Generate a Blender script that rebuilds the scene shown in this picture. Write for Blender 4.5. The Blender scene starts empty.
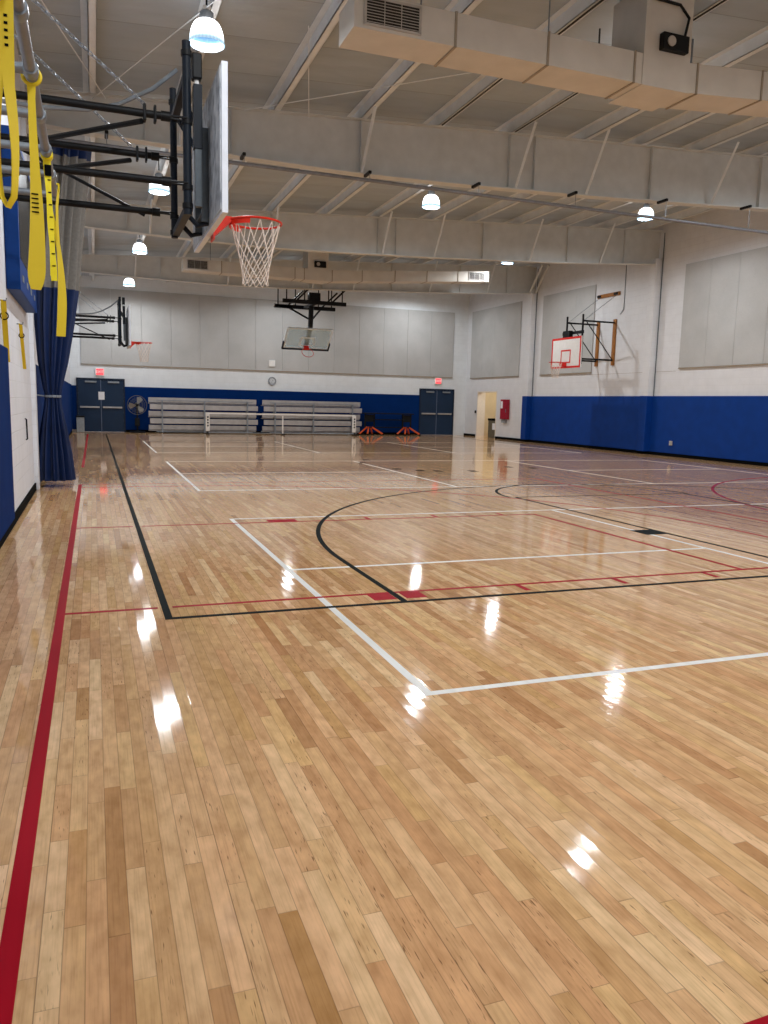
import bpy, bmesh, math, random
from mathutils import Vector, Matrix
random.seed(7)
PI = math.pi
S = bpy.context.scene
C = S.collection

# ------------------------------------------------------------------ render look
S.cycles.use_denoising = True
S.cycles.max_bounces = 8
S.cycles.diffuse_bounces = 5
S.cycles.glossy_bounces = 4
S.cycles.sample_clamp_indirect = 6.0
S.cycles.caustics_reflective = False
S.cycles.caustics_refractive = False
S.view_settings.view_transform = 'Standard'
S.view_settings.look = 'None'
S.view_settings.exposure = 0.16

# ------------------------------------------------------------------ materials
def srgb(r, g, b):
    f = lambda c: (c/255/12.92) if c <= 10 else ((c/255+0.055)/1.055)**2.4
    return (f(r), f(g), f(b), 1.0)

class NT:
    """small node-tree writer"""
    def __init__(s, name):
        s.m = bpy.data.materials.new(name); s.m.use_nodes = True
        s.t = s.m.node_tree; s.n = s.t.nodes; s.l = s.t.links
        s.b = s.n['Principled BSDF']
    def node(s, typ, **kw):
        o = s.n.new(typ)
        for k, v in kw.items(): setattr(o, k, v)
        return o
    def put(s, sock, v):
        if isinstance(v, bpy.types.NodeSocket): s.l.new(v, sock)
        else: sock.default_value = v
    def math(s, op, a, b=0.0, c=0.0):
        o = s.node('ShaderNodeMath', operation=op)
        for i, v in enumerate((a, b, c)): s.put(o.inputs[i], v)
        return o.outputs[0]
    def comb(s, x, y, z=0.0):
        o = s.node('ShaderNodeCombineXYZ')
        for i, v in enumerate((x, y, z)): s.put(o.inputs[i], v)
        return o.outputs[0]
    def pos(s):
        g = s.node('ShaderNodeNewGeometry'); x = s.node('ShaderNodeSeparateXYZ')
        s.l.new(g.outputs['Position'], x.inputs[0]); return x.outputs[0], x.outputs[1], x.outputs[2]
    def obj(s):
        return s.node('ShaderNodeTexCoord').outputs['Object']
    def noise(s, vec, scale=5.0, detail=2.0, rough=0.5):
        o = s.node('ShaderNodeTexNoise'); s.put(o.inputs['Vector'], vec)
        o.inputs['Scale'].default_value = scale; o.inputs['Detail'].default_value = detail
        o.inputs['Roughness'].default_value = rough; return o.outputs['Fac']
    def ramp(s, fac, stops):
        o = s.node('ShaderNodeValToRGB'); s.put(o.inputs[0], fac)
        e = o.color_ramp.elements
        while len(e) < len(stops): e.new(0.5)
        for i, (p, c) in enumerate(stops): e[i].position = p; e[i].color = c
        return o.outputs[0]
    def mix(s, fac, a, b, mode='MIX'):
        o = s.node('ShaderNodeMix', data_type='RGBA', blend_type=mode)
        s.put(o.inputs[0], fac); s.put(o.inputs[6], a); s.put(o.inputs[7], b)
        return o.outputs[2]
    def rng(s, v, a, b, c, d):
        o = s.node('ShaderNodeMapRange'); s.put(o.inputs[0], v)
        for i, k in enumerate((a, b, c, d)): o.inputs[i+1].default_value = k
        return o.outputs[0]
    def bump(s, h, strength=0.2, dist=0.01):
        o = s.node('ShaderNodeBump'); o.inputs['Strength'].default_value = strength
        o.inputs['Distance'].default_value = dist; s.put(o.inputs['Height'], h)
        s.l.new(o.outputs[0], s.b.inputs['Normal']); return o
    def set(s, **kw):
        for k, v in kw.items(): s.put(s.b.inputs[k.replace('_', ' ')], v)

def simple(name, col, rough=0.5, metal=0.0, var=0.06, scale=12.0, **kw):
    t = NT(name)
    n = t.noise(t.obj(), scale, 3)
    c2 = tuple(max(0, c*(1-2*var)) for c in col[:3]) + (1,)
    c1 = tuple(min(1, c*(1+2*var)) for c in col[:3]) + (1,)
    t.set(Base_Color=t.ramp(n, [(0.3, c2), (0.7, c1)]), Roughness=rough, Metallic=metal, Specular_IOR_Level=0.3)
    for k, v in kw.items(): t.put(t.b.inputs[k.replace('_', ' ')], v)
    return t.m

def emit(name, col, strength, sample=False, base=None):
    t = NT(name)
    n = t.noise(t.obj(), 9.0, 2)
    t.set(Base_Color=base or col, Roughness=0.4, Emission_Color=col)
    t.put(t.b.inputs['Emission Strength'], t.rng(n, 0.2, 0.8, strength*0.92, strength*1.08))
    if not sample: t.m.cycles.emission_sampling = 'NONE'
    return t.m

def floor_material():
    t = NT('maple floor'); X, Y, Z = t.pos()
    W = 0.0572
    s = t.math('DIVIDE', X, W); i = t.math('FLOOR', s); fx = t.math('FRACT', s)
    wi = t.node('ShaderNodeTexWhiteNoise', noise_dimensions='1D'); t.put(wi.inputs['W'], i)
    sep = t.node('ShaderNodeSeparateColor'); t.l.new(wi.outputs['Color'], sep.inputs[0])
    L = t.math('MULTIPLY_ADD', sep.outputs[0], 0.75, 0.42)
    q = t.math('DIVIDE', t.math('MULTIPLY_ADD', sep.outputs[1], 17.0, Y), L)
    q = t.math('ADD', q, t.math('MULTIPLY', t.noise(t.comb(t.math('MULTIPLY', i, 3.1), t.math('MULTIPLY', Y, 0.9), 0.0), 1.0, 0), 1.1))
    j = t.math('FLOOR', q); fy = t.math('MULTIPLY', t.math('FRACT', q), L)
    wn = t.node('ShaderNodeTexWhiteNoise', noise_dimensions='2D'); t.put(wn.inputs['Vector'], t.comb(i, j))
    sp = t.node('ShaderNodeSeparateColor'); t.l.new(wn.outputs['Color'], sp.inputs[0])
    r0, r1, r2 = sp.outputs
    base = t.ramp(r0, [(0.0, srgb(184, 138, 94)), (0.06, srgb(199, 155, 110)), (0.3, srgb(210, 168, 122)),
                       (0.6, srgb(217, 176, 130)), (0.88, srgb(224, 186, 141)), (1.0, srgb(231, 197, 154))])
    tint = t.ramp(r1, [(0.0, (1.0, 0.91, 0.88, 1)), (0.45, (1, 0.98, 0.98, 1)), (0.75, (1, 0.99, 0.95, 1)), (1.0, (0.99, 0.98, 0.84, 1))])
    col = t.mix(1.0, base, tint, 'MULTIPLY')
    off = t.math('MULTIPLY', r2, 40.0)
    grain = t.noise(t.comb(t.math('MULTIPLY', X, 150.0), t.math('MULTIPLY_ADD', Y, 4.0, off), off), 1.0, 5, 0.6)
    col = t.mix(1.0, col, t.ramp(grain, [(0.25, (0.82, 0.78, 0.74, 1)), (0.5, (1, 1, 1, 1)), (0.8, (1.05, 1.05, 1.05, 1))]), 'MULTIPLY')
    figure = t.noise(t.comb(t.math('MULTIPLY', X, 22.0), t.math('MULTIPLY_ADD', Y, 9.0, off), off), 1.0, 3)
    col = t.mix(1.0, col, t.ramp(figure, [(0.28, (0.84, 0.80, 0.75, 1)), (0.5, (1, 1, 1, 1)), (0.74, (1.16, 1.17, 1.18, 1))]), 'MULTIPLY')
    kn = t.noise(t.comb(t.math('MULTIPLY', X, 190.0), t.math('MULTIPLY_ADD', Y, 17.0, off), off), 1.0, 1)
    kmask = t.math('MULTIPLY', t.rng(kn, 0.66, 0.76, 0.0, 0.8), t.math('GREATER_THAN', r2, 0.66))
    col = t.mix(kmask, col, srgb(98, 66, 40))
    e = t.math('MINIMUM', fx, t.math('SUBTRACT', 1.0, fx))
    g1 = t.rng(e, 0.0, 0.035, 0.55, 0.0)
    g2 = t.rng(fy, 0.0, 0.004, 0.5, 0.0)
    modi = t.math('MODULO', t.math('ADD', i, 3000.0), 9.0)
    wide = t.math('MULTIPLY', t.math('LESS_THAN', modi, 0.5), t.rng(fx, 0.0, 0.05, 0.85, 0.0))
    gap = t.math('MAXIMUM', t.math('MAXIMUM', g1, g2), wide)
    col = t.mix(gap, col, srgb(82, 54, 33))
    t.set(Base_Color=col, IOR=1.5, Specular_IOR_Level=0.26)
    t.set(Roughness=t.rng(t.noise(t.comb(X, t.math('MULTIPLY', Y, 0.6), 0.0), 1.3, 3), 0.3, 0.7, 0.045, 0.072))
    cup = t.math('POWER', t.math('ABSOLUTE', t.math('SUBTRACT', fx, 0.5)), 2.0)
    wav = t.noise(t.comb(t.math('MULTIPLY', X, 7.0), t.math('MULTIPLY', Y, 2.4), off), 1.0, 1)
    h = t.math('ADD', t.math('MULTIPLY', cup, 0.0006), t.math('MULTIPLY', wav, 0.00012))
    t.bump(h, 1.0, 1.0)
    return t.m

def line_material(name, col, spec=0.3, rough=0.2):
    t = NT(name); X, Y, Z = t.pos()
    n = t.noise(t.comb(t.math('MULTIPLY', X, 17.5), t.math('MULTIPLY', Y, 1.2), 0.0), 1.0, 3)
    c2 = tuple(c*0.82 for c in col[:3]) + (1,)
    t.set(Base_Color=t.ramp(n, [(0.3, c2), (0.7, col)]), Roughness=rough, IOR=1.42, Specular_IOR_Level=spec)
    return t.m

def wall_material(name, col, block=True, rough=0.55, axis='Y'):
    t = NT(name); X, Y, Z = t.pos()
    u = Y if axis == 'Y' else X
    row = t.math('DIVIDE', Z, 0.203); fr = t.math('FRACT', row); ri = t.math('FLOOR', row)
    us = t.math('ADD', t.math('DIVIDE', u, 0.406), t.math('MULTIPLY', t.math('MODULO', ri, 2.0), 0.5))
    fu = t.math('FRACT', us)
    e = t.math('MINIMUM', t.math('MULTIPLY', t.math('MINIMUM', fr, t.math('SUBTRACT', 1.0, fr)), 0.203),
               t.math('MULTIPLY', t.math('MINIMUM', fu, t.math('SUBTRACT', 1.0, fu)), 0.406))
    n = t.noise(t.comb(X, Y, Z), 3.0, 4)
    c2 = tuple(c*0.93 for c in col[:3]) + (1,)
    base = t.ramp(n, [(0.3, c2), (0.7, col)])
    if block:
        j = t.rng(e, 0.0, 0.007, 0.22, 0.0)
        base = t.mix(j, base, tuple(c*0.55 for c in col[:3]) + (1,))
        fine = t.noise(t.comb(X, Y, Z), 60.0, 2)
        t.bump(t.math('ADD', t.rng(e, 0.0, 0.008, 0.0, 1.0), t.math('MULTIPLY', fine, 0.15)), 0.5, 0.006)
    t.set(Base_Color=base, Roughness=rough)
    return t.m

def roof_material():
    t = NT('roof insulation facing'); X, Y, Z = t.pos()
    q = t.math('DIVIDE', t.math('SUBTRACT', Y, 0.52), 1.25); f = t.math('FRACT', q)
    e = t.math('MINIMUM', f, t.math('SUBTRACT', 1.0, f))
    n = t.noise(t.comb(t.math('MULTIPLY', X, 0.8), t.math('MULTIPLY', Y, 2.5), 0.0), 1.0, 4)
    col = t.ramp(n, [(0.25, srgb(152, 163, 172)), (0.75, srgb(168, 179, 188))])
    col = t.mix(t.rng(e, 0.0, 0.012, 0.55, 0.0), col, srgb(90, 86, 82))
    t.set(Base_Color=col, Roughness=0.5)
    hh = t.math('ADD', t.math('MULTIPLY', t.rng(e, 0.0, 0.25, 1.0, 0.0), 0.05), t.math('MULTIPLY', n, 0.05))
    t.bump(hh, 0.7, 1.0)
    return t.m

def panel_material():
    t = NT('acoustic panel'); X, Y, Z = t.pos()
    n = t.noise(t.comb(X, Y, Z), 1.2, 4); f = t.noise(t.comb(X, Y, Z), 70.0, 2, 0.7)
    c = t.ramp(n, [(0.3, srgb(177, 178, 177)), (0.7, srgb(189, 190, 189))])
    c = t.mix(1.0, c, t.ramp(f, [(0.3, (0.88, 0.88, 0.88, 1)), (0.6, (1, 1, 1, 1))]), 'MULTIPLY')
    t.set(Base_Color=c, Roughness=0.9)
    t.bump(f, 0.4, 0.004)
    return t.m

def glass_material():
    t = NT('backboard glass')
    n = t.noise(t.obj(), 20.0, 3)
    t.set(Base_Color=srgb(176, 208, 222), Roughness=t.rng(n, 0.3, 0.7, 0.05, 0.12), IOR=1.45,
          Transmission_Weight=0.3, Alpha=0.5)
    return t.m

def strap_material(name, col):
    t = NT(name)
    w = t.node('ShaderNodeTexWave', bands_direction='Z'); t.put(w.inputs['Vector'], t.obj())
    w.inputs['Scale'].default_value = 90.0
    t.set(Base_Color=t.ramp(w.outputs['Fac'], [(0.0, tuple(c*0.85 for c in col[:3]) + (1,)), (1.0, col)]), Roughness=0.55)
    t.bump(w.outputs['Fac'], 0.3, 0.001)
    return t.m

def fiberboard_material():
    t = NT('mottled backboard back')
    n = t.noise(t.obj(), 9.0, 4)
    t.set(Base_Color=t.ramp(n, [(0.35, srgb(128, 136, 146)), (0.5, srgb(176, 184, 192)), (0.7, srgb(205, 210, 214))]), Roughness=0.45)
    return t.m

def dome_material():
    t = NT('glowing prismatic dome')
    x = t.node('ShaderNodeSeparateXYZ'); t.l.new(t.obj(), x.inputs[0])
    ang = t.math('ARCTAN2', x.outputs[1], x.outputs[0])
    rib = t.math('MULTIPLY_ADD', t.math('SINE', t.math('MULTIPLY', ang, 30.0)), 0.12, 1.0)
    st = t.math('MULTIPLY', t.rng(x.outputs[2], 0.02, 0.12, 0.72, 4.5), rib)
    col = t.ramp(t.math('MULTIPLY', x.outputs[2], 5.0), [(0.0, (0.5, 0.78, 1, 1)), (0.35, (0.75, 0.91, 1, 1)), (0.7, (1, 1, 1, 1))])
    t.set(Base_Color=(0.2, 0.24, 0.28, 1), Roughness=0.3, Emission_Color=col, Emission_Strength=st)
    t.m.cycles.emission_sampling = 'NONE'
    return t.m

M = dict(
    floor=floor_material(),
    line_red=line_material('red floor line', srgb(166, 11, 32), 0.08, 0.55),
    line_purple=line_material('crimson floor line', srgb(140, 14, 64), 0.08, 0.55),
    line_black=line_material('dark green black floor line', srgb(14, 21, 22), 0.05, 0.65),
    line_white=line_material('white floor line', srgb(242, 242, 238), 0.15, 0.4),
    wallL=wall_material('white painted block left', srgb(220, 225, 233)),
    wallR=wall_material('white painted wall right', srgb(222, 224, 227)),
    wallF=wall_material('white painted wall far', srgb(226, 232, 236), axis='X'),
    cream=wall_material('cream painted wall', srgb(216, 200, 166), block=False),
    roof=roof_material(),
    panel=panel_material(),
    padR=simple('royal blue wall pad', srgb(5, 54, 130), 0.6, var=0.04, scale=3, Specular_IOR_Level=0.15),
    padF=simple('navy blue wall pad', srgb(7, 42, 98), 0.75, var=0.04, scale=3, Specular_IOR_Level=0.03),
    steel=simple('warm white painted steel', srgb(200, 203, 202), 0.55, var=0.03, scale=4),
    purlin=simple('light painted purlin', srgb(216, 221, 224), 0.5, var=0.03, scale=4),
    duct=simple('beige sheet metal duct', srgb(200, 196, 188), 0.5, var=0.03, scale=3),
    seam=simple('duct seam flange', srgb(150, 139, 122), 0.5, var=0.03),
    grille=simple('grey metal grille', srgb(176, 172, 166), 0.45, var=0.03),
    darkvoid=simple('dark duct interior', srgb(42, 40, 38), 0.8),
    black=simple('black rubber base', srgb(10, 12, 13), 0.9, Specular_IOR_Level=0.04),
    blackmetal=simple('black painted steel', srgb(14, 16, 19), 0.5, Specular_IOR_Level=0.2),
    bluemetal=simple('dark slate painted steel', srgb(16, 25, 36), 0.5, Specular_IOR_Level=0.2),
    galv=simple('galvanised grey steel', srgb(134, 142, 150), 0.38, 0.5),
    rigpipe=simple('grey rig pipe', srgb(124, 126, 132), 0.4, 0.25),
    jamb=simple('pale door jamb', srgb(228, 220, 208), 0.5, var=0.02),
    coolwhite=simple('cool white paint', srgb(226, 242, 255), 0.4, var=0.01),
    steelgrey=simple('dark grey steel', srgb(84, 92, 98), 0.5, 0.2),
    alu=simple('dull aluminium plank', srgb(172, 170, 170), 0.4, 0.5, var=0.05, scale=5),
    white=simple('white painted', srgb(232, 232, 230), 0.45, var=0.02),
    boardedge=simple('white board edge', srgb(222, 230, 240), 0.4, var=0.02),
    boardback=fiberboard_material(),
    red=simple('orange red rim paint', srgb(206, 44, 24), 0.4, var=0.05),
    bordered=simple('red border paint', srgb(214, 40, 36), 0.45, var=0.03),
    net=simple('white net cord', srgb(226, 216, 206), 0.8, var=0.04),
    glass=glass_material(),
    wood=simple('varnished mounting board', srgb(150, 98, 44), 0.5, var=0.12, scale=25),
    orange=simple('orange foot paint', srgb(206, 84, 34), 0.5),
    navy_vinyl=simple('navy curtain vinyl', srgb(13, 34, 76), 0.5, var=0.06, scale=6),
    grey_mesh=simple('grey curtain mesh', srgb(116, 113, 108), 0.85, var=0.06, scale=30),
    belt=simple('pale curtain belt', srgb(126, 134, 146), 0.6),
    yellow=strap_material('yellow webbing', srgb(218, 192, 0)),
    brightyellow=strap_material('bright yellow webbing', srgb(240, 222, 8)),
    door=simple('dark navy door', srgb(15, 42, 70), 0.55, var=0.04, scale=3),
    doorframe=simple('dark door frame', srgb(13, 30, 52), 0.55),
    doorseam=simple('pale door seam', srgb(92, 104, 128), 0.5),
    paper=simple('white paper', srgb(228, 230, 234), 0.7, var=0.02),
    scoreblue=simple('scoreboard blue', srgb(4, 54, 122), 0.5, var=0.03, Specular_IOR_Level=0.15),
    scoreblack=simple('scoreboard black face', srgb(20, 22, 26), 0.18),
    can=simple('grey plastic can', srgb(150, 158, 162), 0.5),
    bin=simple('olive metal bin', srgb(112, 106, 88), 0.4, 0.3),
    fan=simple('fan wire guard', srgb(120, 120, 116), 0.4, 0.6),
    blade=simple('tan fan blade', srgb(146, 146, 142), 0.5),
    cabinet=simple('red cabinet paint', srgb(150, 24, 46), 0.4),
    clockface=simple('clock face', srgb(196, 202, 208), 0.5, var=0.02),
    dome=dome_material(),
    lens=emit('pale blue lamp mouth', (0.24, 0.52, 0.90, 1), 0.72, base=(0.01, 0.03, 0.05, 1)),
    exitface=emit('exit sign red', (1.0, 0.07, 0.09, 1), 0.95),
    exitletter=emit('exit sign letters', (1.0, 0.36, 0.34, 1), 1.3),
)

# ------------------------------------------------------------------ mesh collector
class MB:
    def __init__(s): s.bm = bmesh.new()
    def poly(s, pts, faces):
        v = [s.bm.verts.new(p) for p in pts]
        for f in faces:
            try: s.bm.faces.new([v[k] for k in f])
            except ValueError: pass
        return s
    def box(s, x0, x1, y0, y1, z0, z1):
        p = [(x, y, z) for x in (x0, x1) for y in (y0, y1) for z in (z0, z1)]
        return s.poly(p, [(0, 1, 3, 2), (4, 6, 7, 5), (0, 4, 5, 1), (2, 3, 7, 6), (0, 2, 6, 4), (1, 5, 7, 3)])
    def prism(s, pts, axis, a, b):
        """polygon given in the two other axes, extruded along axis from a to b"""
        def P(u, v, w): return {'x': (w, u, v), 'y': (u, w, v), 'z': (u, v, w)}[axis]
        n = len(pts)
        vs = [P(u, v, a) for u, v in pts] + [P(u, v, b) for u, v in pts]
        return s.poly(vs, [tuple(range(n)), tuple(range(2*n-1, n-1, -1))] + [(k, (k+1) % n, n+(k+1) % n, n+k) for k in range(n)])
    def tube(s, pts, r, n=8, closed=False):
        pts = [Vector(p) for p in pts]; N = len(pts); rings = []
        rr = r if isinstance(r, (list, tuple)) else [r]*N
        ref = None
        for k, p in enumerate(pts):
            a = pts[(k-1) % N] if (closed or k) else p
            b = pts[(k+1) % N] if (closed or k < N-1) else p
            d = (b-a).normalized()
            if ref is None:
                ref = Vector((0, 0, 1)) if abs(d.z) < 0.9 else Vector((1, 0, 0))
            u = (ref - d*ref.dot(d)); u = u.normalized() if u.length > 1e-6 else d.orthogonal().normalized()
            w = d.cross(u); ref = u
            rings.append([s.bm.verts.new(p + rr[k]*(math.cos(2*PI*i/n)*u + math.sin(2*PI*i/n)*w)) for i in range(n)])
        for k in range(N if closed else N-1):
            A, B = rings[k], rings[(k+1) % N]
            for i in range(n):
                try: s.bm.faces.new((A[i], A[(i+1) % n], B[(i+1) % n], B[i]))
                except ValueError: pass
        if not closed:
            s.bm.faces.new(rings[0][::-1]); s.bm.faces.new(rings[-1])
        return s
    def ribbon(s, pts, widths, dirs, th=0.003):
        A = []
        for p, w, d in zip(pts, widths, dirs):
            p = Vector(p); d = Vector(d).normalized()
            A.append((p, w, d))
        rings = []
        for k, (p, w, d) in enumerate(A):
            a = A[max(k-1, 0)][0]; b = A[min(k+1, len(A)-1)][0]
            t = (b-a).normalized(); nn = t.cross(d).normalized()
            rings.append([s.bm.verts.new(p + sx*d*w/2 + sy*nn*th/2) for sx, sy in ((-1, -1), (1, -1), (1, 1), (-1, 1))])
        for A_, B_ in zip(rings, rings[1:]):
            for i in range(4): s.bm.faces.new((A_[i], A_[(i+1) % 4], B_[(i+1) % 4], B_[i]))
        s.bm.faces.new(rings[0][::-1]); s.bm.faces.new(rings[-1])
        return s
    def lathe(s, prof, n=24, c=(0, 0, 0), axis='z', cap=True):
        rings = []
        for r, z in prof:
            ring = []
            for i in range(n):
                a = 2*PI*i/n; u, v = r*math.cos(a), r*math.sin(a)
                q = {'z': (u, v, z), 'x': (z, u, v), 'y': (u, z, v)}[axis]
                ring.append(s.bm.verts.new((q[0]+c[0], q[1]+c[1], q[2]+c[2])))
            rings.append(ring)
        for A, B in zip(rings, rings[1:]):
            for i in range(n): s.bm.faces.new((A[i], A[(i+1) % n], B[(i+1) % n], B[i]))
        if cap:
            if prof[0][0] > 1e-4: s.bm.faces.new(rings[0][::-1])
            if prof[-1][0] > 1e-4: s.bm.faces.new(rings[-1])
        return s
    def torus(s, c, R, r, axis='z', N=40, n=8, M_=None):
        pts = []
        for i in range(N):
            a = 2*PI*i/N; u, v = R*math.cos(a), R*math.sin(a)
            q = Vector({'z': (u, v, 0), 'x': (0, u, v), 'y': (u, 0, v)}[axis])
            if M_: q = M_ @ q
            pts.append(Vector(c) + q)
        return s.tube(pts, r, n, closed=True)
    def xf(s, mat):
        bmesh.ops.transform(s.bm, matrix=mat, verts=s.bm.verts); return s
    def bevel(s, w, seg=2):
        bmesh.ops.bevel(s.bm, geom=list(s.bm.edges), offset=w, segments=seg, affect='EDGES', profile=0.5); return s
    def build(s, name, mat, parent=None, smooth=False, loc=None):
        bmesh.ops.remove_doubles(s.bm, verts=s.bm.verts, dist=1e-6)
        bmesh.ops.recalc_face_normals(s.bm, faces=s.bm.faces)
        me = bpy.data.meshes.new(name); s.bm.to_mesh(me); s.bm.free()
        for m in (mat if isinstance(mat, (list, tuple)) else [mat]): me.materials.append(m)
        if smooth:
            for p in me.polygons: p.use_smooth = True
            try: me.set_sharp_from_angle(angle=0.7)
            except Exception: pass
        o = bpy.data.objects.new(name, me); C.objects.link(o)
        if parent: o.parent = parent
        if loc: o.location = loc
        return o

def tag(o, label, cat, group=None, kind=None):
    o['label'] = label; o['category'] = cat
    if group: o['group'] = group
    if kind: o['kind'] = kind
    return o
def thing(name, label, cat, loc=(0, 0, 0), rz=0.0, group=None):
    o = bpy.data.objects.new(name, None); C.objects.link(o)
    o.empty_display_size = 0.2
    o.location = loc; o.rotation_euler = (0, 0, rz)
    return tag(o, label, cat, group)
def struct(o):
    o['kind'] = 'structure'; return o
def dup(root, loc, label, rz=None):
    r = root.copy(); C.objects.link(r); r.location = loc; r['label'] = label
    if rz is not None: r.rotation_euler = (0, 0, rz)
    for ch in list(root.children):
        c = ch.copy(); C.objects.link(c); c.parent = r
        for g in list(ch.children):
            d = g.copy(); C.objects.link(d); d.parent = c
    return r
def text_mesh(body, size, name, mat, parent, matrix, depth=0.004):
    cu = bpy.data.curves.new('lettering', 'FONT'); cu.body = body; cu.size = size
    cu.align_x = 'CENTER'; cu.align_y = 'CENTER'; cu.extrude = depth
    o = bpy.data.objects.new('lettering', cu); C.objects.link(o)
    bpy.context.view_layer.update()
    me = bpy.data.meshes.new_from_object(o.evaluated_get(bpy.context.evaluated_depsgraph_get()))
    bpy.data.objects.remove(o); bpy.data.curves.remove(cu)
    me.transform(matrix); me.materials.clear(); me.materials.append(mat)
    r = bpy.data.objects.new(name, me); C.objects.link(r); r.parent = parent
    return r

# ------------------------------------------------------------------ dimensions
XL, XR, YF, YB = -0.89, 17.34, 35.25, -8.0
H = 1.4548
def zp(x): return 6.2 + 0.0575*x           # underside of purlins
def zr(x): return zp(x) + 0.20             # roof facing
WZ = 1.92

# ------------------------------------------------------------------ camera
yaw, pitch, roll, f = 0.3573, 0.1380, 0.0239, 778.04
F = Vector((math.sin(yaw)*math.cos(pitch), math.cos(yaw)*math.cos(pitch), -math.sin(pitch)))
Rt = Vector((math.cos(yaw), -math.sin(yaw), 0)); Up = Rt.cross(F)
c_, s_ = math.cos(roll), math.sin(roll)
R2, U2 = c_*Rt + s_*Up, -s_*Rt + c_*Up
cam = bpy.data.cameras.new('camera'); co = bpy.data.objects.new('camera', cam); C.objects.link(co)
mw = Matrix((R2, U2, -F)).transposed().to_4x4(); mw.translation = (0, 0, H)
co.matrix_world = mw
cam.sensor_fit = 'VERTICAL'; cam.sensor_height = 24.0; cam.lens = 24.0*f/1024.0
cam.clip_end = 200
S.camera = co

# ------------------------------------------------------------------ room shell
fl = struct(MB().box(XL-0.2, XR+2.2, YB, YF+0.2, -0.12, 0.0).build('floor', M['floor']))

def line_strips(name, mat, segs, z):
    mb = MB()
    for g in segs:
        if g[0] == 'r':
            _, x0, x1, y0, y1 = g; mb.box(x0, x1, y0, y1, 0.0, z)
        else:
            _, cx, cy, R, w, a0, a1, n = g
            pts = []
            for k in range(n+1):
                a = math.radians(a0 + (a1-a0)*k/n); pts.append((math.cos(a), math.sin(a)))
            for (ca, sa), (cb, sb) in zip(pts, pts[1:]):
                q = [(cx+(R-w/2)*ca, cy+(R-w/2)*sa), (cx+(R+w/2)*ca, cy+(R+w/2)*sa),
                     (cx+(R+w/2)*cb, cy+(R+w/2)*sb), (cx+(R-w/2)*cb, cy+(R-w/2)*sb)]
                mb.prism(q, 'z', 0.0, z)
    return mb.build(name, mat, fl)
def V(x, y0, y1, w=0.05): return ('r', x-w/2, x+w/2, y0, y1)
def Hh(y, x0, x1, w=0.05): return ('r', x0, x1, y-w/2, y+w/2)
# white pickleball courts, three side by side
ws = []
for y0 in (3.47, 12.69, 21.9):
    y1, ym = y0+6.096, y0+3.048
    ws += [V(1.56, y0-0.025, y1+0.025), V(6.14, y0+0.025, y1-0.025), V(10.5, y0+0.025, y1-0.025), V(15.08, y0-0.025, y1+0.025),
           Hh(y0, 1.585, 15.055), Hh(y1, 1.585, 15.055), Hh(ym, 1.585, 6.115), Hh(ym, 10.525, 15.055)]
line_strips('white_court_lines', M['line_white'], ws, 0.0008)
rs = [V(-0.244, -4.0, 13.9, 0.055), V(-0.244, 17.3, 32.8, 0.055),
      Hh(5.52, -0.2165, 0.385, 0.042), Hh(5.52, 0.485, 16.9, 0.042), Hh(9.22, -0.2165, 0.385, 0.042), Hh(9.22, 0.485, 5.675, 0.042),
      V(5.65, 5.541, 9.199, 0.05), V(8.52, -4.0, 13.9, 0.05), Hh(13.9, -0.22, 8.52, 0.03),
      ('r', 1.93, 2.11, 5.32, 5.498), ('r', 2.19, 2.36, 5.32, 5.498), ('r', 1.96, 2.32, 9.242, 9.42),
      V(3.24, 5.31, 5.51), V(4.19, 5.31, 5.51), V(5.17, 5.31, 5.51), V(3.25, 9.23, 9.42), V(4.19, 9.23, 9.42), V(5.17, 9.23, 9.42),
      ('a', 1.36, 7.34, 6.10, 0.05, -90, 90, 72), Hh(1.24, -0.22, 1.36, 0.05), Hh(13.44, -0.22, 1.36, 0.05)]
line_strips('red_court_lines', M['line_red'], rs, 0.0012)
line_strips('crimson_court_arc', M['line_purple'], [('a', 15.65, 7.38, 6.3, 0.055, 90, 270, 72)], 0.0014)
bs = [V(0.4356, 5.2, 32.9, 0.05), Hh(5.225, 0.4606, 15.645, 0.05), V(15.67, 5.2, 32.9, 0.05),
      V(2.14, 5.25, 6.85), V(14.06, 5.25, 6.85), ('a', 8.1, 6.85, 5.96, 0.05, 0, 180, 90),
      V(6.40, 5.25, 11.05), V(9.80, 5.25, 11.05), Hh(11.05, 6.425, 9.775), ('a', 8.1, 11.05, 1.8, 0.05, 0, 180, 48),
      ('r', 6.08, 6.38, 7.40, 7.72), ('r', 9.82, 10.12, 7.40, 7.72)]
line_strips('black_court_lines', M['line_black'], bs, 0.0016)
mk = []
for (x, y) in ((6.6, 19.1), (6.16, 18.14), (6.41, 16.4), (6.8, 15.98), (7.17, 15.82), (8.0, 15.75), (9.45, 16.73), (9.95, 16.41)):
    mk.append(('r', x-0.09, x+0.09, y-0.12, y+0.12))
line_strips('dark_floor_marks', M['line_black'], mk, 0.0018)

# ceiling: sloping roof facing
mb = MB().prism([(XL-0.2, zr(XL-0.2)), (XR+0.2, zr(XR+0.2)), (XR+0.2, zr(XR+0.2)+0.1), (XL-0.2, zr(XL-0.2)+0.1)], 'y', YB, YF+0.2)
struct(mb.build('ceiling', M['roof']))

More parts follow.
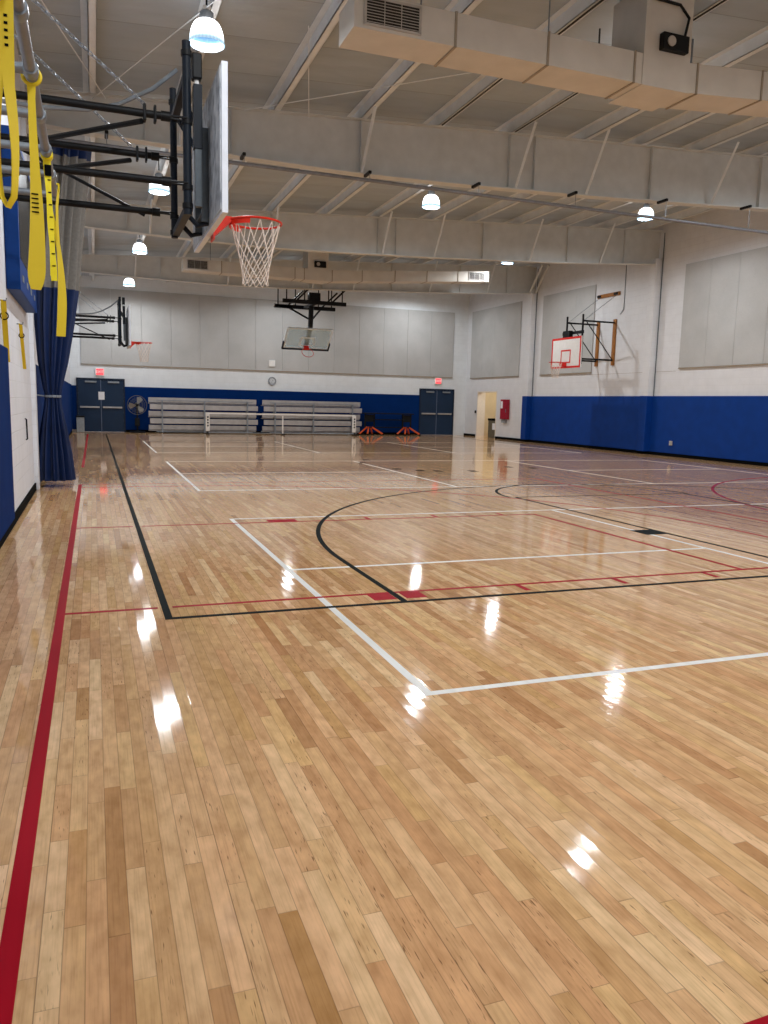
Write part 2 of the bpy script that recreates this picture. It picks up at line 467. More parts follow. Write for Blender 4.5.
# left wall
wl = struct(MB().box(XL-0.2, XL, YB, YF, 0, zr(XL)).build('wall_left', M['wallL']))
struct(MB().box(XL+0.001, XL+0.05, YB, 9.32, 0.111, 1.95).bevel(0.012).build('wall_padding_left', M['padF']))
struct(MB().box(XL+0.001, XL+0.05, 13.62, YF-0.06, 0.111, 1.95).bevel(0.012).build('wall_padding_left', M['padF']))
struct(MB().box(XL, XL+0.06, 13.18, 13.42, 0.0, zr(XL)-0.02).build('wall_pilaster', M['wallL']))
struct(MB().box(XL, XL+0.022, YB, YF, 0, 0.11).build('baseboard_left', M['black']))
# far wall
wf = MB().prism([(XL-0.2, 0), (XR+0.2, 0), (XR+0.2, zr(XR+0.2)), (XL-0.2, zr(XL-0.2))], 'y', YF, YF+0.2).build('wall_far', M['wallF'])
struct(wf)
MB().box(XL+0.051, -0.662, YF-0.05, YF, 0.10, WZ).build('wall_pad', M['padF'], wf)
MB().box(1.262, 14.838, YF-0.05, YF, 0.10, WZ).bevel(0.01).build('wall_pad', M['padF'], wf)
struct(MB().box(1.262, 14.838, YF-0.03, YF, 0, 0.10).build('baseboard_far', M['black']))
# wall behind the viewer
struct(MB().prism([(XL-0.2, 0), (XR+0.2, 0), (XR+0.2, zr(XR+0.2)), (XL-0.2, zr(XL-0.2))], 'y', YB-0.2, YB).build('wall_near', M['wallF']))
# right wall around the doorway
D0, D1, DH = 32.0, 33.95, 2.16
mb = MB().box(XR, XR+0.2, YB, D0, 0, zr(XR)).box(XR, XR+0.2, D1, YF, 0, zr(XR)).box(XR, XR+0.2, D0, D1, DH, zr(XR))
wr = struct(mb.build('wall_right', M['wallR']))
mb = MB().box(XR-0.05, XR, 21.62, 29.35, 0.10, WZ).bevel(0.01); struct(mb.build('wall_padding_right', M['padR']))
mb = MB().box(XR-0.05, XR, YB, 21.28, 0.10, WZ).bevel(0.01); struct(mb.build('wall_padding_right', M['padR']))
struct(MB().box(XR-0.004, XR-0.0005, 20.3, 28.4, 2.70, 2.712).build('trim_1', M['grille']))
struct(MB().box(XR-0.06, XR, YB, D0-0.06, 0, 0.10).box(XR-0.03, XR, D1+0.08, YF, 0, 0.10).build('baseboard_right', M['black']))
# small room beyond the doorway
al = MB().box(XR+1.5, XR+1.6, 30.6, 34.4, 0, 2.7).box(XR+0.2, XR+1.6, D1+0.02, D1+0.12, 0, 2.7).box(XR+0.2, XR+1.6, 30.5, 30.6, 0, 2.7).box(XR+0.2, XR+1.6, 30.5, 34.4, 2.7, 2.8)
struct(al.build('wall_alcove', M['cream']))
d3 = MB().box(XR-0.015, XR+0.40, D1-0.05, D1-0.001, 0, DH).box(XR-0.015, XR+0.22, D0+0.001, D0+0.05, 0, DH).box(XR-0.015, XR+0.22, D0, D1, DH-0.05, DH-0.001).build('door_3', M['jamb'])
struct(d3)

al_ = bpy.data.lights.new('alcove_fill_light', 'AREA'); al_.energy = 20; al_.size = 0.6; al_.color = (1.0, 0.95, 0.86)  # unseen light, added to brighten the room beyond the doorway
alo = bpy.data.objects.new('alcove_fill_light', al_); C.objects.link(alo); alo.location = (XR+0.85, 32.6, 2.68)
# frame columns on the right wall
for k, yc in enumerate((14.0, 21.45, 29.1)):
    o = MB().box(XR-0.24, XR, yc-0.16, yc+0.16, WZ, zp(XR)-0.9 if k else zp(XR)-0.9).build('wall_column', M['wallR'])
    struct(o)
    MB().box(XR-0.27, XR-0.002, yc-0.19, yc+0.19, 0.1, WZ).bevel(0.01).build('wall_pad', M['padR'], o)
    MB().tube([(XR-0.03, yc-0.21, WZ), (XR-0.03, yc-0.21, zp(XR)-0.1)], 0.015, 8).build('conduit', M['steelgrey'], o)

# ------------------------------------------------------------------ roof steel
def zb(x):
    P = [(-0.89, 5.66), (0.0, 5.61), (2.5, 5.55), (4.5, 5.525), (6.5, 5.57), (9.5, 5.68), (14.0, 5.90), (17.34, 6.14)]
    for (a, za), (b, z2) in zip(P, P[1:]):
        if x <= b: return za + (z2-za)*(x-a)/(b-a)
    return P[-1][1]
KX = [-0.86, 0.0, 1.2, 2.5, 4.5, 6.5, 9.5, 11.7, 14.0, 17.3]
for yc in (14.0, 21.45, 29.0):
    web = MB().prism([(x, zb(x)) for x in KX] + [(17.3, zp(17.3)), (-0.86, zp(-0.86))], 'y', yc-0.008, yc+0.008)
    fr = struct(web.build('roof_frame', M['steel']))
    MB().prism([(x, zb(x)) for x in KX] + [(x, zb(x)+0.025) for x in KX[::-1]], 'y', yc-0.11, yc+0.11).build('bottom_flange', M['steel'], fr)
    MB().prism([(-0.86, zp(-0.86)-0.022), (17.3, zp(17.3)-0.022), (17.3, zp(17.3)-0.002), (-0.86, zp(-0.86)-0.002)], 'y', yc-0.11, yc+0.11).build('top_flange', M['steel'], fr)
    for x in (0.9, 2.3, 4.6, 7.6, 8.15, 10.9, 13.8, 15.9):
        MB().box(x-0.006, x+0.006, yc-0.09, yc-0.007, zb(x)+0.025, zp(x)-0.025).build('stiffener', M['steel'], fr)
    for x in (1.45, 4.61, 7.74, 9.34, 12.48, 15.0):
        MB().tube([(x, yc-0.10, zb(x)+0.03), (x+0.02, yc-0.72, zp(x)+0.01)], 0.03, 4).build('flange_brace', M['purlin'], fr)
for x in (16.98, 17.26): struct(MB().tube([(x, 28.9, zb(x)+0.03), (x+0.05, 28.1, zp(x)-0.05)], 0.055, 4).build('knee_brace', M['steel']))
PX = [0.06, 1.50, 3.02, 4.58, 6.08, 7.60, 9.24, 10.6, 12.1, 13.66, 15.2, 16.6]
for x in PX:
    z0 = zp(x)
    mb = MB().box(x-0.006, x+0.006, YB, YF-0.01, z0, z0+0.2)
    mb.box(x-0.006, x+0.10, YB, YF-0.01, z0, z0+0.008).box(x-0.09, x+0.006, YB, YF-0.01, z0+0.185, z0+0.198)
    mb.box(x+0.094, x+0.10, YB, YF-0.01, z0, z0+0.03)
    pu = struct(mb.build('roof_purlin', M['purlin']))
    if x in (6.08, 7.60): MB().box(x+0.035, x+0.06, 8.0, 13.85, z0-0.012, z0-0.0005).build('lap_gap_shade', M['blackmetal'], pu)  # black strip paints the shaded slot between lapped purlin flanges
# thin cross rods under the roof
for a, b in (((0.1, 13.85, 6.1), (1.9, 9.2, 6.25)), ((-0.6, 10.2, 6.08), (0.3, 13.8, 6.12)), ((2.75, 10.6, 6.3), (3.6, 13.8, 6.3)), ((2.5, 13.85, 6.28), (6.6, 10.4, 6.5))):
    struct(MB().tube([a, b], 0.008, 6).build('roof_brace_rod', M['purlin']))

# ------------------------------------------------------------------ acoustic panels
def far_name(k, n):
    W = ['first', 'second', 'third', 'fourth', 'fifth', 'sixth', 'seventh', 'eighth', 'ninth', 'tenth', 'eleventh', 'twelfth', 'thirteenth', 'fourteenth']
    return W[k]
np_ = 14; x0, x1 = -0.45, 16.57; w = (x1-x0)/np_
for k in range(np_):
    o = MB().box(x0+k*w+0.003, x0+(k+1)*w-0.003, YF-0.045, YF-0.002, 2.82, 5.92).bevel(0.006, 1).build('acoustic_panel', M['panel'])
    tag(o, 'tall grey acoustic panel on the far end wall, %s from its left corner' % far_name(k, np_), 'wall panel', 'acoustic panels on the far end wall')
    MB().box(x0+k*w, x0+(k+1)*w, YF-0.055, YF-0.002, 2.785, 2.818).build('mounting_rail', M['seam'], o)
def side_panels(y_hi, y_lo, n, where, grp):
    w = (y_hi-y_lo)/n
    for k in range(n):
        a, b = y_hi-(k+1)*w, y_hi-k*w
        o = MB().box(XR-0.045, XR-0.002, a+0.003, b-0.003, 2.80, 5.95).bevel(0.006, 1).build('acoustic_panel', M['panel'])
        tag(o, 'grey acoustic panel on the right wall %s, %s from far' % (where, far_name(k, n)), 'wall panel', grp)
        MB().box(XR-0.055, XR-0.002, a, b, 2.765, 2.798).build('mounting_rail', M['seam'], o)
side_panels(34.75, 30.1, 4, 'above the open doorway', 'acoustic panels above the doorway')
side_panels(28.35, 24.8, 3, 'behind the red-bordered backboard', 'acoustic panels behind the right backboard')
side_panels(20.15, 14.6, 5, 'nearest the viewer', 'acoustic panels on the near right wall')

# ------------------------------------------------------------------ doors
def double_door(name, x0, x1):
    h = 2.24; y = YF
    fr = MB().box(x0, x0+0.06, y-0.075, y, 0, h).box(x1-0.06, x1, y-0.075, y, 0, h).box(x0, x1, y-0.075, y, h-0.06, h).build(name, M['doorframe'])
    struct(fr)
    xm = (x0+x1)/2
    for a, b, s in ((x0+0.062, xm-0.004, 1), (xm+0.004, x1-0.062, -1)):
        leaf = MB().box(a, b, y-0.05, y-0.003, 0.012, h-0.062).build('door_leaf', M['door'], fr)
        MB().box(a+0.06, b-0.06, y-0.105, y-0.05, 1.0, 1.07).bevel(0.008).build('push_bar', M['alu'], leaf)
        MB().box(a+0.28, b-0.16, y-0.10, y-0.05, h-0.19, h-0.115).bevel(0.006).build('door_closer', M['galv'], leaf)
    MB().box(xm-0.014, xm+0.014, y-0.052, y-0.05, 0.012, h-0.07).build('meeting_seam', M['doorseam'], fr)
    MB().box(x0+0.06, x1-0.06, y-0.09, y-0.003, 0.0, 0.011).build('threshold', M['alu'], fr)
    return fr
double_door('door_1', -0.66, 1.26)
double_door('door_2', 14.84, 16.68)
o = MB().box(0.20, 0.44, YF-0.058, YF-0.053, 1.35, 1.68).build('paper_notice', M['paper'])
tag(o, 'white paper notice taped across the middle of the left double doors', 'notice')

def exit_sign(x, z, label):
    t = thing('exit_sign', label, 'exit sign', (x, YF, z), 0, 'lit exit signs over the double doors')
    MB().box(-0.19, 0.19, -0.07, -0.002, -0.15, 0.16).bevel(0.008).build('housing', M['white'], t)
    f_ = MB().box(-0.145, 0.145, -0.076, -0.07, -0.125, 0.125).build('lit_face', M['exitface'], t)
    text_mesh('EXIT', 0.155, 'lettering', M['exitletter'], t, Matrix.Translation((0, -0.078, 0)) @ Matrix.Rotation(PI/2, 4, 'X'), 0.002)
    return t
exit_sign(0.28, 2.50, 'red glowing exit sign over the left double doors')
exit_sign(15.8, 2.62, 'red glowing exit sign over the right double doors')
t = thing('wall_clock', 'round grey wall clock above the gap between the bleachers', 'clock', (7.6, YF, 2.36))
MB().torus((0, -0.03, 0), 0.165, 0.02, 'y', 32, 8).build('rim', M['galv'], t, True)
MB().lathe([(0.16, -0.03), (0.16, -0.002)], 28, axis='y').build('dial', M['clockface'], t)
for k in range(12):
    a = k*PI/6; MB().tube([(0.11*math.sin(a), -0.032, 0.11*math.cos(a)), (0.145*math.sin(a), -0.032, 0.145*math.cos(a))], 0.006, 4).build('hour_mark', M['black'], t)
MB().tube([(0, -0.034, 0), (0.05, -0.034, 0.06)], 0.006, 4).build('hour_hand', M['black'], t)
MB().tube([(0, -0.036, 0), (-0.03, -0.036, -0.11)], 0.004, 4).build('minute_hand', M['black'], t)
o = MB().box(7.44, 7.72, YF-0.10, YF-0.046, 3.0, 3.28).bevel(0.01).build('wall_speaker', M['white'])
tag(o, 'small square white box on the grey panel above the wall clock', 'speaker')
t = thing('fire_extinguisher_cabinet', 'red fire extinguisher cabinet on the white wall beside the doorway', 'cabinet', (XR-0.002, 31.08, 0))
MB().box(-0.16, 0, -0.29, 0.29, 0.9, 1.78).bevel(0.012).build('case', M['cabinet'], t)
MB().box(-0.166, -0.16, 0.06, 0.25, 1.38, 1.70).build('label_sheet', M['paper'], t)
MB().box(-0.175, -0.16, -0.25, -0.21, 1.2, 1.35).build('latch', M['galv'], t)
o = MB().box(XR-0.10, XR, 31.0, 31.35, 0.74, 0.89).bevel(0.01).build('wall_box', M['can'])
tag(o, 'small grey box on the wall right under the red cabinet', 'box')
o = MB().box(XR-0.05, XR, 34.0, 34.12, 1.12, 1.25).bevel(0.008).build('wall_switch', M['darkvoid'])
tag(o, 'small dark switch on the white wall left of the doorway', 'switch')
o = MB().box(XR-0.09, XR-0.05, 20.15, 20.27, 0.36, 0.50).bevel(0.006).build('wall_outlet', M['grille'])
tag(o, 'small metal outlet cover low on the royal blue wall padding', 'outlet')
t = thing('waste_bin', 'olive metal waste bin with a white sheet standing inside the doorway', 'bin', (XR+0.42, 32.72, 0))
MB().box(-0.28, 0.28, -0.52, 0.30, 0.0, 0.80).bevel(0.012).build('body', M['bin'], t)
MB().box(-0.30, 0.30, -0.54, 0.32, 0.80, 0.90).bevel(0.015).build('lid', M['black'], t)
MB().box(-0.286, -0.281, -0.42, -0.12, 0.38, 0.68).build('label_sheet', M['paper'], t)

# ------------------------------------------------------------------ bleachers, net, rack, fan, can
def bleacher(x, label):
    t = thing('bleacher', label, 'bleacher', (x, 34.75, 0), 0, 'tipped aluminium bleachers along the far wall')
    L = 4.6
    rows = [(1.29, 1.50, -0.02), (1.0, 1.22, -0.12), (0.71, 0.93, -0.02), (0.40, 0.62, -0.12), (0.14, 0.34, -0.02)]
    for k, (a, b, y) in enumerate(rows):
        o = 0.05 if k in (1, 3) else 0
        MB().box(o, L+o, y-0.03, y+0.03, a, b).bevel(0.008).build('seat_plank', M['alu'], t)
    for k, z in enumerate((1.26, 0.68, 0.1)):
        MB().box(0.0, L, 0.06, 0.28, z-0.018, z+0.018).build('foot_plank', M['alu'], t)
    for fx in (0.55, 2.32, 4.18):
        mb = MB().box(fx-0.03, fx+0.03, -0.22, -0.17, 0.03, 1.40).box(fx-0.025, fx+0.025, -0.17, 0.3, 0.03, 0.08)
        mb.box(fx-0.02, fx+0.02, -0.17, 0.3, 1.33, 1.37).tube([(fx, -0.19, 0.08), (fx, 0.28, 1.3)], 0.018, 6)
        mb.build('support_frame', M['galv'], t)
    for z in (0.06, 1.38):
        MB().box(0.3, L-0.2, -0.215, -0.185, z-0.015, z+0.015).build('cross_rail', M['galv'], t)
    return t
b0 = bleacher(2.18, 'tipped-up aluminium bleacher between the pedestal fan and the second bleacher')
dup(b0, (7.05, 34.75, 0), 'tipped-up aluminium bleacher beside the black rack with orange feet')

t = thing('portable_net', 'portable court net frame with white top band in front of the bleachers', 'net', (4.42, 33.6, 0))
MB().box(0, 6.62, -0.012, 0.012, 0.86, 0.92).build('top_band', M['white'], t)
for x in (0.02, 6.52):
    p = MB().box(x-0.02, x+0.14, -0.05, 0.05, 0.14, 0.90).bevel(0.02).build('end_post', M['white'], t)
    for k in range(4): MB().box(x+0.03, x+0.09, -0.056, -0.05, 0.34+0.12*k, 0.41+0.12*k).build('post_mark', M['bluemetal'], p)
MB().box(3.28, 3.33, -0.03, 0.03, 0.05, 0.83).build('centre_post', M['white'], t)
for x in (0.08, 3.31, 6.6):
    MB().tube([(x, -0.35, 0.035), (x, 0.35, 0.035)], 0.03, 8).tube([(x, 0, 0.035), (x, 0, 0.16)], 0.03, 8).build('foot', M['blackmetal'], t)
MB().tube([(0.08, 0, 0.07), (6.6, 0, 0.07)], 0.018, 8).build('base_rail', M['galv'], t)

t = thing('folding_table_rack', 'black steel rack on splayed orange feet beside the right double doors', 'rack', (12.95, 34.4, 0))
for x in (-1.15, -0.70, 0.72, 1.13):
    MB().box(x-0.03, x+0.03, -0.03, 0.03, 0.34, 1.0).build('post', M['blackmetal'], t)
MB().box(-1.2, 1.18, -0.30, 0.30, 0.98, 1.03).build('top_rail', M['blackmetal'], t)
MB().box(-0.75, 0.78, -0.2, 0.2, 0.70, 0.74).build('shelf', M['blackmetal'], t)
for a in (-1.12, 0.72): MB().box(a, a+0.42, -0.05, 0.05, 0.62, 0.95).build('end_panel', M['blackmetal'], t)
MB().box(-1.13, 1.12, -0.03, 0.03, 0.34, 0.39).build('lower_rail', M['blackmetal'], t)
for x in (-0.93, 0.93):
    for dx, dy in ((-0.58, -0.26), (0.58, -0.26), (-0.2, -0.34), (0.24, 0.30)):
        g = MB().tube([(x+dx*0.22, 0, 0.37), (x+dx*0.98, dy*0.9, 0.06)], 0.042, 6).build('foot_leg', M['orange'], t)
        MB().lathe([(0.04, 0.0), (0.05, 0.01), (0.05, 0.05), (0.04, 0.06)], 12, (x+dx, dy, 0.0)).build('rubber_foot', M['black'], g)

t = thing('pedestal_fan', 'large black pedestal fan with tan blades beside the left double doors', 'fan', (1.72, 34.72, 0))
MB().lathe([(0.34, 0.0), (0.34, 0.03), (0.30, 0.06), (0.05, 0.085), (0.04, 0.1)], 28).build('base', M['blackmetal'], t, True)
MB().tube([(0, 0.05, 0.08), (0, 0.05, 1.1)], 0.035, 12).build('pole', M['blackmetal'], t, True)
MB().box(-0.10, 0.10, 0.0, 0.10, 0.28, 0.62).bevel(0.02).build('control_box', M['blackmetal'], t)
MB().lathe([(0.05, -0.02), (0.11, 0.02), (0.11, 0.18), (0.06, 0.22)], 20, (0, 0, 1.16), 'y').build('motor', M['blackmetal'], t, True)
for k in range(3):
    a = PI/2 + k*2*PI/3 - 0.3
    pts = []; mb = MB()
    for (r, q) in ((0.06, -0.35), (0.2, -0.55), (0.33, -0.5), (0.36, -0.1), (0.33, 0.3), (0.2, 0.35), (0.06, 0.3)):
        pts.append((r*math.cos(a+q), -0.06 + 0.07*q, 1.16 + r*math.sin(a+q)))
    n = len(pts)
    mb.poly(pts + [(x, y+0.006, z) for x, y, z in pts], [tuple(range(n)), tuple(range(2*n-1, n-1, -1))] + [(i, (i+1) % n, n+(i+1) % n, n+i) for i in range(n)])
    mb.build('blade', M['blade'], t)
MB().lathe([(0.0, -0.12), (0.05, -0.11), (0.06, -0.06)], 16, (0, 0, 1.16), 'y').build('hub', M['blackmetal'], t, True)
mb = MB()
for R, y in ((0.40, -0.02), (0.39, -0.10), (0.30, -0.14), (0.2, -0.155), (0.1, -0.16), (0.39, 0.06), (0.25, 0.1)): mb.torus((0, y, 1.16), R, 0.005, 'y', 36, 5)
for k in range(20):
    a = k*PI/10; mb.tube([(0.05*math.cos(a), -0.16, 1.16+0.05*math.sin(a)), (0.3*math.cos(a), -0.14, 1.16+0.3*math.sin(a)), (0.40*math.cos(a), -0.04, 1.16+0.40*math.sin(a))], 0.003, 4)
mb.build('wire_guard', M['fan'], t, True)
t = thing('trash_can', 'slim grey trash can with dark rim beside the left double doors', 'trash can', (-0.53, 34.55, 0))
MB().prism([(-0.15, -0.15), (0.15, -0.15), (0.15, 0.15), (-0.15, 0.15)], 'z', 0, 0.62).bevel(0.02).build('body', M['can'], t)
MB().box(-0.17, 0.17, -0.17, 0.17, 0.62, 0.68).bevel(0.012).build('rim_lid', M['blackmetal'], t)

# ------------------------------------------------------------------ lamps
def lamp(x, y, label):
    zt = zp(x); d = 0.47
    t = thing('high_bay_lamp', label, 'lamp', (x, y, zt-d), 0, 'hanging high bay lamps')
    prof = [(0.212, 0.0)]
    for k in range(1, 11):
        a = k/10*PI/2; prof.append((0.075 + 0.137*math.cos(a)**0.8 if k < 10 else 0.075, 0.27*math.sin(a)**1.05))
    MB().lathe(prof, 28, cap=False).build('prismatic_dome', M['dome'], t, True)
    MB().lathe([(0.212, -0.006), (0.222, 0.0), (0.222, 0.012), (0.212, 0.018)], 28, cap=False).build('rim_band', M['dome'], t, True)
    MB().lathe([(0.206, 0.004), (0.195, 0.09), (0.15, 0.19), (0.07, 0.26)], 28, cap=False).build('lamp_mouth', M['lens'], t)
    MB().lathe([(0.078, 0.262), (0.085, 0.28), (0.085, 0.36), (0.05, 0.39)], 20).build('ballast_cap', M['galv'], t, True)
    MB().box(-0.05, 0.05, -0.05, 0.05, 0.38, 0.43).bevel(0.006).build('junction_box', M['white'], t)
    MB().tube([(0, 0, 0.42), (0, 0, d+0.20)], 0.012, 8).build('hanging_hook', M['blackmetal'], t)
    return t
def bulb(x, y, e=1.0):
    l = bpy.data.lights.new('lamp_light', 'SPOT'); l.energy = LAMP_W*e
    l.spot_size = math.radians(178); l.spot_blend = 0.3; l.shadow_soft_size = 0.11; l.color = (0.95, 0.975, 1.0)
    o = bpy.data.objects.new('lamp_light', l); C.objects.link(o); o.location = (x, y, zp(x)-0.47+0.055)
LAMP_W = 420.0
LX, LY = [1.43, 7.74, 14.0], [10.5, 18.0, 25.5, 33.0]
rowname = ['left row', 'middle row', 'right row']
bay = ['over the near court', 'beyond the nearest roof beam', 'beyond the second roof beam', 'closest to the far end wall']
for i, x in enumerate(LX):
    for j, y in enumerate(LY):
        if i == 1 and j == 2: continue
        if i == 1 and j == 3: y = 32.5
        lamp(x, y, 'glowing dome lamp of the %s, %s' % (rowname[i], bay[j])); bulb(x, y, 0.25 if (i, j) == (1, 0) else (0.75 if j == 3 else 1.0))
    for y in (3.0, -4.5): bulb(x, y, 0.85)
# ------------------------------------------------------------------ ducts
def duct(y, x_left, x_drop, x_right, zl, z_r, label, hgt=0.36, dep=0.56, far=False):
    t = thing('air_duct', label, 'air duct', (x_left, y, zl), 0, 'rectangular ceiling ducts')
    def zz(x):
        return 0.0 if x < x_drop+0.7 else (z_r-zl)*(x-x_drop-0.7)/(x_right-x_drop-0.7)
    xs = [x_left]
    while xs[-1] < x_drop-0.6: xs.append(xs[-1]+1.22)
    xs = [v for v in xs if v < x_drop-0.3] + [x_drop]
    for a, b in zip(xs, xs[1:]):
        MB().box(a-x_left, b-x_left, 0, dep, 0, hgt).build('duct_section', M['duct'], t)
    MB().box(x_drop-x_left, x_drop+0.72-x_left, -0.012, dep+0.12, -0.01, max(0.5, zp(x_drop)+0.15-zl)).build('drop_box', M['duct'], t)
    xr = [x_drop+0.72]
    while xr[-1] < x_right-0.5: xr.append(min(xr[-1]+1.22, x_right))
    if x_right - xr[-1] > 0.01: xr.append(x_right)
    for a, b in zip(xr, xr[1:]):
        za, zb_ = zz(a), zz(b)
        MB().prism([(a-x_left, za), (b-x_left, zb_), (b-x_left, zb_+hgt), (a-x_left, za+hgt)], 'y', 0, dep).build('duct_section', M['duct'], t)
    for x in xs[1:-1] + [x_drop-0.12] + [x_drop+0.86] + xr[1:-1]:
        z = zz(x); p = x-x_left
        mb = MB().box(p-0.014, p+0.014, -0.01, dep+0.01, z-0.012, z-0.0005).box(p-0.014, p+0.014, -0.011, -0.0005, z-0.012, z+hgt+0.01)
        mb.build('seam_flange', M['seam'], t)
    def grille(p, z):
        g = MB().box(p, p+0.62, -0.014, -0.001, z+0.06, z+0.31).build('grille_void', M['darkvoid'], t)
        mb = MB().box(p-0.03, p+0.65, -0.02, -0.001, z+0.31, z+0.335).box(p-0.03, p+0.65, -0.02, -0.001, z+0.035, z+0.06)
        for q in (p-0.03, p+0.62, p+0.205, p+0.405): mb.box(q, q+(0.03 if q in (p-0.03, p+0.62) else 0.008), -0.02, -0.001, z+0.05, z+0.32)
        mb.build('grille_frame', M['grille'], g)
        mb = MB()
        for k in range(8): mb.box(p, p+0.62, -0.018, -0.012, z+0.07+0.03*k, z+0.076+0.03*k)
        mb.build('louvre', M['grille'], g)
    grille(0.14, 0.0); grille(x_right-x_left-0.80, zz(x_right-0.5)-0.0)
    for p in (0.9, 2.6):
        MB().tube([(p, dep/2, hgt), (p, dep/2, zp(x_left+p)-zl+0.15)], 0.01, 6).build('hanger_rod', M['galv'], t)
    c = MB().box(x_drop+0.22-x_left, x_drop+0.62-x_left, -0.10, -0.013, 0.42, 0.62).bevel(0.01).build('smoke_detector_box', M['blackmetal'], t)
    MB().lathe([(0.06, -0.115), (0.06, -0.10)], 18, (x_drop+0.34-x_left, 0, 0.52), 'y').build('dial', M['grille'], c)
    return t
dn = duct(8.72, 2.77, 6.58, 13.5, 5.53, 6.0, 'beige duct with grille hanging nearest overhead')
duct(26.4, 2.80, 6.9, 13.75, 5.56, 6.0, 'beige duct beyond the second roof beam near the far end')
MB().tube([(7.15-2.77, -0.06, 0.62), (7.2-2.77, -0.06, 0.85), (7.05-2.77, -0.06, 0.98), (6.0-2.77, -0.06, 1.0)], 0.018, 8).build('flexible_conduit', M['blackmetal'], dn, True)
t = thing('duct_detector', 'black detector box with round dial hanging left of the near duct drop', 'detector', (6.45, 9.5, 6.05))
MB().box(-0.2, 0.12, -0.05, 0.05, -0.1, 0.1).bevel(0.01).build('case', M['blackmetal'], t)
MB().lathe([(0.06, -0.065), (0.06, -0.05)], 18, (-0.1, 0, 0), 'y').build('dial', M['grille'], t)
MB().tube([(0, 0, 0.1), (0, 0, 0.42)], 0.012, 8).build('stem', M['blackmetal'], t)
# sprinkler-style pipe right of the drop
o = MB().tube([(7.9, 9.4, 6.55), (7.9, 9.4, 6.25), (8.0, 9.45, 6.22), (11.5, 9.9, 6.3)], 0.014, 8).build('gas_pipe', M['galv'], None, True)
tag(o, 'thin bent grey pipe under the roof right of the near duct drop', 'pipe')

# ------------------------------------------------------------------ curtain track and divider curtain
t = thing('curtain_track', 'long grey pipe track clamped under the nearest roof beam', 'curtain track', (XL, 13.66, 5.37))
MB().tube([(0.01, 0, 0), (XR-XL-0.01, 0, -0.03)], 0.032, 12).build('track_pipe', M['rigpipe'], t, True)
for x in (0.30, 2.46, 4.68, 6.83, 8.94, 11.11, 13.31, 15.5):
    z = zb(x)-5.37
    c = MB().box(x-XL-0.028, x-XL+0.028, -0.03, 0.27, z-0.055, z-0.002).bevel(0.012).build('beam_clamp', M['blackmetal'], t)
    MB().tube([(x-XL, 0.0, z-0.03), (x-XL, 0.0, 0.026)], 0.007, 6).build('hanging_rod', M['galv'], c)

def curtain_part(name, mat, parent, stations, NP=12, N=300):
    mb = MB(); rings = []
    for (z, cx, a, b, amp) in stations:
        ring = []
        for i in range(N):
            th = 2*PI*i/N
            w = math.cos(NP*th + 0.6*math.sin(3*th)) + 0.25*math.cos(2*NP*th+1)
            r = 1 + amp*w
            ring.append(mb.bm.verts.new((cx + a*r*0.93*math.cos(th), b*r*math.sin(th), z)))
        rings.append(ring)
    for A, B in zip(rings, rings[1:]):
        for i in range(N): mb.bm.faces.new((A[i], A[(i+1) % N], B[(i+1) % N], B[i]))
    mb.bm.faces.new(rings[0][::-1]); mb.bm.faces.new(rings[-1])
    return mb.build(name, mat, parent, True)
def interp(keys, zs):
    out = []
    for z in zs:
        for (a, b) in zip(keys, keys[1:]):
            if a[0] <= z <= b[0]+1e-9:
                u = (z-a[0])/(b[0]-a[0]); u2 = u
                out.append((z,) + tuple(p + (q-p)*u2 for p, q in zip(a[1:], b[1:]))); break
    return out
CK = [(0.02, -0.605, 0.26, 0.21, 0.242), (0.5, -0.61, 0.225, 0.19, 0.242), (1.0, -0.615, 0.16, 0.15, 0.242), (1.3, -0.612, 0.115, 0.11, 0.222), (1.45, -0.612, 0.105, 0.10, 0.202),
      (1.62, -0.61, 0.13, 0.12, 0.222), (2.0, -0.59, 0.195, 0.16, 0.222), (2.6, -0.55, 0.26, 0.19, 0.202), (3.2, -0.50, 0.29, 0.20, 0.222), (4.2, -0.41, 0.28, 0.19, 0.302), (5.30, -0.28, 0.27, 0.16, 0.363)]
t = thing('divider_curtain', 'gathered divider curtain, navy below and grey mesh above, tied beside the left wall', 'curtain', (0, 13.72, 0))
zs = [0.10 + (3.13-0.10)*k/40 for k in range(41)]
curtain_part('vinyl_skirt', M['navy_vinyl'], t, interp(CK, zs))
curtain_part('mesh_upper', M['grey_mesh'], t, interp(CK, [3.13 + 1.99*k/16 for k in range(17)]))
curtain_part('header_band', M['navy_vinyl'], t, interp(CK, [5.122, 5.2, 5.30]))
bt = MB().lathe([(0.118, 1.43), (0.126, 1.435), (0.126, 1.465), (0.118, 1.47)], 32, (-0.612, 0, 0), cap=False).build('tie_belt', M['belt'], t, True)
MB().tube([(-0.73, -0.02, 1.45), (-0.80, -0.10, 1.46), (XL+0.005, -0.4, 1.47)], 0.012, 6).build('tie_rope', M['belt'], bt, True)

